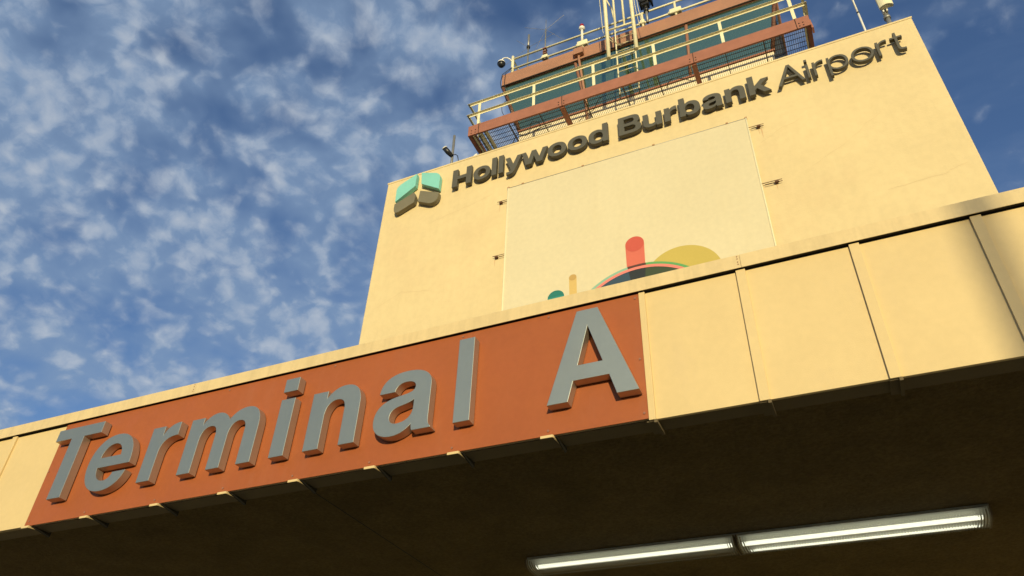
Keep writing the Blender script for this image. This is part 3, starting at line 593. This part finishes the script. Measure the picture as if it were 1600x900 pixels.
for dx, dz, dy in ((-.75, .28, -.2), (.75, .35, -.1), (.65, -.75, .2), (-.55, -.85, .2)): m_.tube([(-6.22, 15.1, 24.72), (-6.22+dx, 15.1+dy, 24.72+dz)], .006, 5)
m_.build('radial_rod', M['grey'], an)
for z in (23.50, 23.33, 23.21): MB().box(-6.305, -6.18, 15.02, 15.18, z, z+.05).build('clamp', M['frame'], an)
an = thing('rod_antenna', (-7.2, 15.7, 22.6), 'grey rod antenna with dark collar and side wires behind the cab roof corner', 'antenna')
MB().tube([(-7.20, 15.7, 22.62), (-7.17, 15.7, 24.95)], .034, 8).tube([(-7.17, 15.7, 24.95), (-7.16, 15.7, 25.75)], .045, 8).build('mast', M['grey'], an)
MB().tube([(-7.17, 15.7, 24.93), (-7.17, 15.7, 25.02)], .07, 10).build('collar', M['black'], an)
m_ = MB()
for dx, dz in ((-.85, -.75), (-.45, .55), (1.1, .15)): m_.tube([(-7.17, 15.7, 24.97), (-7.17+dx, 15.6, 24.97+dz)], .006, 5)
m_.build('side_wire', M['grey'], an)
bc = thing('beacon', (-4.86, 15.1, 23.2), 'red obstruction beacon on a white stem above the cab roof railing', 'beacon light')
MB().tube([(-4.86, 15.1, 23.22), (-4.85, 15.1, 23.92)], .045, 10).build('stem', M['white'], bc)
MB().tube([(-4.85, 15.1, 23.90), (-4.85, 15.1, 23.95), (-4.85, 15.1, 24.02), (-4.85, 15.1, 24.05)], [.06, .11, .11, .08], 14).build('base', M['white'], bc)
MB().tube([(-4.85, 15.1, 24.05), (-4.85, 15.1, 24.14)], .085, 14).ball((-4.85, 15.1, 24.14), .085, (1, 1, 1.2), 'up').build('lens', M['red'], bc)
sp = thing('spotlight', (-2.52, 15.05, 23.1), 'black swivel searchlight clamped to the cab roof railing right of the masts', 'searchlight')
MB().tube([(-2.54, 15.05, 22.9), (-2.54, 15.05, 23.9)], .045, 8).build('pole', M['grey'], sp)
MB().tube([(-2.54, 15.05, 23.55), (-2.54, 15.05, 23.75)], .085, 10).box(-2.66, -2.42, 14.93, 15.15, 23.85, 24.05).box(-2.74, -2.68, 14.9, 15.2, 23.95, 24.5).box(-2.36, -2.30, 14.9, 15.2, 23.95, 24.5).build('yoke', M['black'], sp)
MB().tube([(-2.5, 15.25, 24.35), (-2.54, 14.95, 24.22), (-2.56, 14.8, 24.15)], [.17, .23, .20], 16).build('lamp_head', M['black'], sp)

# slate leaf beside the cab
sd = thing('slate_door', (1.08, 15.7, 18.83), 'dark slate door leaf with black edge post beside the cab right corner', 'door')
MB().box(CXR+.015, 1.22, 15.68, 15.72, 18.83, 23.2).build('leaf', M['slate'], sd)
MB().box(1.225, 1.285, 15.66, 15.74, 18.83, 23.25).build('edge_post', M['black'], sd)
MB().tube([(1.1, 15.6, 21.35), (1.33, 15.6, 21.50)], .012, 6).build('handle', M['black'], sd)

# loose cables under / on the catwalk
def cable(name, pts, lbl, r=.013):
    P = [Vector(p) for p in pts]; q = []
    for i in range(len(P)-1):
        p0, p1, p2, p3 = P[max(i-1, 0)], P[i], P[i+1], P[min(i+2, len(P)-1)]
        for t in [k/6 for k in range(6)]:
            q.append(.5*((2*p1) + (p2-p0)*t + (2*p0-5*p1+4*p2-p3)*t*t + (3*p1-p0-3*p2+p3)*t**3))
    q.append(P[-1]); o = MB().tube(q, r, 6).build(name, M['black'], loc=tuple(P[0])); return tag(o, lbl, 'cable')
def dk(x, y): return (x, y, 18.63)
cable('cable', [dk(-7.15, 14.75), dk(-6.9, 14.50), dk(-6.65, 14.62), (-6.45, 14.45, 18.6), (-6.35, 14.25, 18.6), (-6.2, 14.18, 18.6), (-6.08, 14.3, 18.6), (-6.15, 14.5, 18.6), dk(-6.4, 14.55), dk(-6.0, 14.5), dk(-5.75, 14.5)], 'black cable looped under the left end of the catwalk floor')
cable('cable', [dk(-4.95, 14.72), dk(-4.6, 14.55), dk(-4.35, 14.45), dk(-4.15, 14.2), dk(-3.95, 14.1)], 'thin black cable slanting under the catwalk floor below the conduit', .011)
cable('cable', [dk(-2.15, 14.55), dk(-2.05, 14.35), dk(-1.85, 14.28), dk(-1.6, 14.42), dk(-1.4, 14.58)], 'black cable arched under the catwalk floor right of the ladder', .012)
cable('cable', [(-7.62, 14.98, 21.2), (-7.60, 14.7, 20.6), (-7.45, 14.5, 19.9), (-7.1, 14.4, 19.3)], 'thin black cable sagging between cab corner and catwalk', .010)

# gear on the tower roof
tp = thing('pole_antenna', (-8.38, 13.25, 15.7), 'short grey pole antenna with a small spotlight at the tower left parapet', 'antenna')
MB().tube([(-8.38, 13.25, 15.7), (-8.40, 13.25, 17.9)], .040, 8).build('pole', M['grey'], tp)
MB().tube([(-8.52, 13.0, 17.13), (-8.46, 13.1, 17.05), (-8.38, 13.2, 16.95)], [.075, .08, .06], 10).build('lamp_head', M['black'], tp)
MB().tube([(-8.53, 12.985, 17.15), (-8.52, 13.0, 17.13)], .08, 12).build('lens', M['white'], tp)
MB().tube([(-8.36, 13.2, 16.98), (-8.22, 13.15, 16.9), (-8.12, 13.1, 16.75), (-8.1, 13.25, 16.4)], .013, 6).build('cable', M['black'], tp)
vb = MB().prism([(-8.02, 16.30), (-7.60, 16.34), (-7.60, 16.84), (-7.66, 16.83), (-8.02, 16.46)], 13.3, 13.9).build('vent_box', M['white'], loc=(-7.8, 13.6, 16.3)); tag(vb, 'small white wedge-shaped vent box on the tower parapet left of the catwalk', 'vent')
wa = thing('mast_antenna', (2.94, 13.27, 15.7), 'thin white whip antenna with dark joint at the tower right parapet', 'antenna')
MB().tube([(2.93, 13.27, 15.7), (2.94, 13.27, 17.52)], .026, 8).build('lower_rod', M['white'], wa)
MB().tube([(2.94, 13.27, 17.52), (2.94, 13.27, 17.58)], .030, 8).build('joint', M['black'], wa)
MB().tube([(2.94, 13.27, 17.58), (2.95, 13.27, 19.6)], .022, 8).build('upper_rod', M['white'], wa)
pa = thing('panel_antenna', (3.5, 13.27, 15.7), 'cream curved panel antenna on a short grey pole at the tower right corner', 'antenna')
MB().tube([(3.49, 13.3, 15.7), (3.49, 13.3, 17.5)], .055, 10).tube([(3.49, 13.3, 17.0), (3.49, 13.3, 17.1)], .08, 10).build('pole', M['grey'], pa)
rg = []
for i in range(9):
    t = -1+2*i/8; rg.append((3.54+.155*t, 13.12-.07*(1-t*t)))
m_ = MB(); lo = [(x, y, 17.27) for x, y in rg]; hi = [(x, y, 17.85) for x, y in rg]
for a, b in zip(range(8), range(1, 9)): m_.face([lo[a], lo[b], hi[b], hi[a]])
m_.box(3.385, 3.695, 13.12, 13.19, 17.27, 17.85); m_.face(lo); m_.face(hi)
m_.build('radome', M['rail'], pa)
MB().box(3.44, 3.47, 13.19, 13.30, 17.18, 17.3).box(3.52, 3.55, 13.19, 13.30, 17.18, 17.3).build('bracket', M['white'], pa)

# ------------------------------------------------------------------ fluorescent fixture under the canopy
fl = thing('fluorescent_light', (-1.19, 8.37, 2.92), 'long two-section fluorescent ceiling light with ribbed lens under the canopy', 'ceiling light')
FY0, FY1, FZ0, FZ1 = 8.20, 8.64, 2.93, 3.052
MB().box(-3.56, 1.20, FY0+.03, FY1-.03, FZ1-.022, FZ1+.006).build('housing', M['pan'], fl)
for xa, xb in ((-3.55, -1.215), (-1.165, 1.185)):
    prof = []
    for i in range(13):
        a = math.pi*i/12; prof.append(((FY0+FY1)/2 - .218*math.copysign(abs(math.cos(a))**.55, math.cos(a)), FZ1-.02 - .10*abs(math.sin(a))**.65))
    m_ = MB()
    for (ya, za), (yb, zb) in zip(prof[:-1], prof[1:]):
        f = [(xa, ya, za), (xb, ya, za), (xb, yb, zb), (xa, yb, zb)]; m_.face(f)
    bmesh.ops.remove_doubles(m_.b, verts=m_.b.verts, dist=1e-5)
    m_.build('lens', M['lens'], fl)
tubes = [(-3.47, -1.27, FY0+.13), (-1.11, 1.11, FY0+.13), (-1.07, 1.10, FY1-.13)]
for xa, xb, y in tubes: MB().tube([(xa, y, 2.985), (xb, y, 2.985)], .021, 10).build('lit_tube', M['tube'], fl)
MB().tube([(-3.47, FY1-.13, 2.985), (-1.27, FY1-.13, 2.985)], .021, 10).build('dead_tube', M['return'], fl, label='unlit tube of the left section')
for x in (-3.575, -1.208, -1.18, 1.19):
    rg = [(y, z) for y, z in prof]
    a = [(x, y, z) for y, z in rg]; b = [(x+.016, y, z) for y, z in rg]
    m_ = MB(); m_.face(a); m_.face(b)
    for i in range(len(a)): j = (i+1) % len(a); m_.face([a[i], a[j], b[j], b[i]])
    for v in m_.b.verts: v.co = Vector((v.co.x, 8.42+(v.co.y-8.42)*1.02, 3.03+(v.co.z-3.03)*1.03))
    bmesh.ops.remove_doubles(m_.b, verts=m_.b.verts, dist=1e-5)
    m_.build('end_cap', M['return'], fl)

# ------------------------------------------------------------------ out of frame: the terminal front and the lamp post whose shadow crosses the canopy
tb = thing('terminal_building', (-4, 14, G), 'low cream terminal building front beneath and beside the tower', 'building')
MB().box(-40, TXL-.01, 12.95, 24, G, 3.9).box(TXR+.01, 30, 12.95, 24, G, 3.9).build('wall', M['stucco'], tb)
for x in (-9, -5.5, -2, 1.5):
    MB().box(x-1.3, x+1.3, 12.86, 12.895, G+.14, 1.2).build('window', M['glass'], tb)
lp_x, lp_y = 1.41+.42*36.0, 5.5-36.0
lp = thing('lamp_post', (lp_x, lp_y, G), 'tall grey steel lamp post across the road from the terminal', 'lamp post')
MB().tube([(lp_x, lp_y, G), (lp_x, lp_y, G+.6)], .25, 16).build('footing', M['concrete'], lp)
MB().tube([(lp_x, lp_y, G+.6), (lp_x, lp_y, 9.6)], [.12, .095], 14).build('pole', M['grey'], lp)
MB().tube([(lp_x, lp_y, 9.55), (lp_x+.3, lp_y, 9.8), (lp_x+1.6, lp_y, 9.85)], .05, 8).build('arm', M['grey'], lp)
MB().box(lp_x+1.5, lp_x+2.2, lp_y-.15, lp_y+.15, 9.78, 9.92).build('lantern', M['grey'], lp, bevel=.03)

# ------------------------------------------------------------------ lift everything from eye-relative to ground-relative heights
for o in list(C.objects):
    if o.parent is None and o.type in {'MESH', 'EMPTY'}: o.location.z += EYE
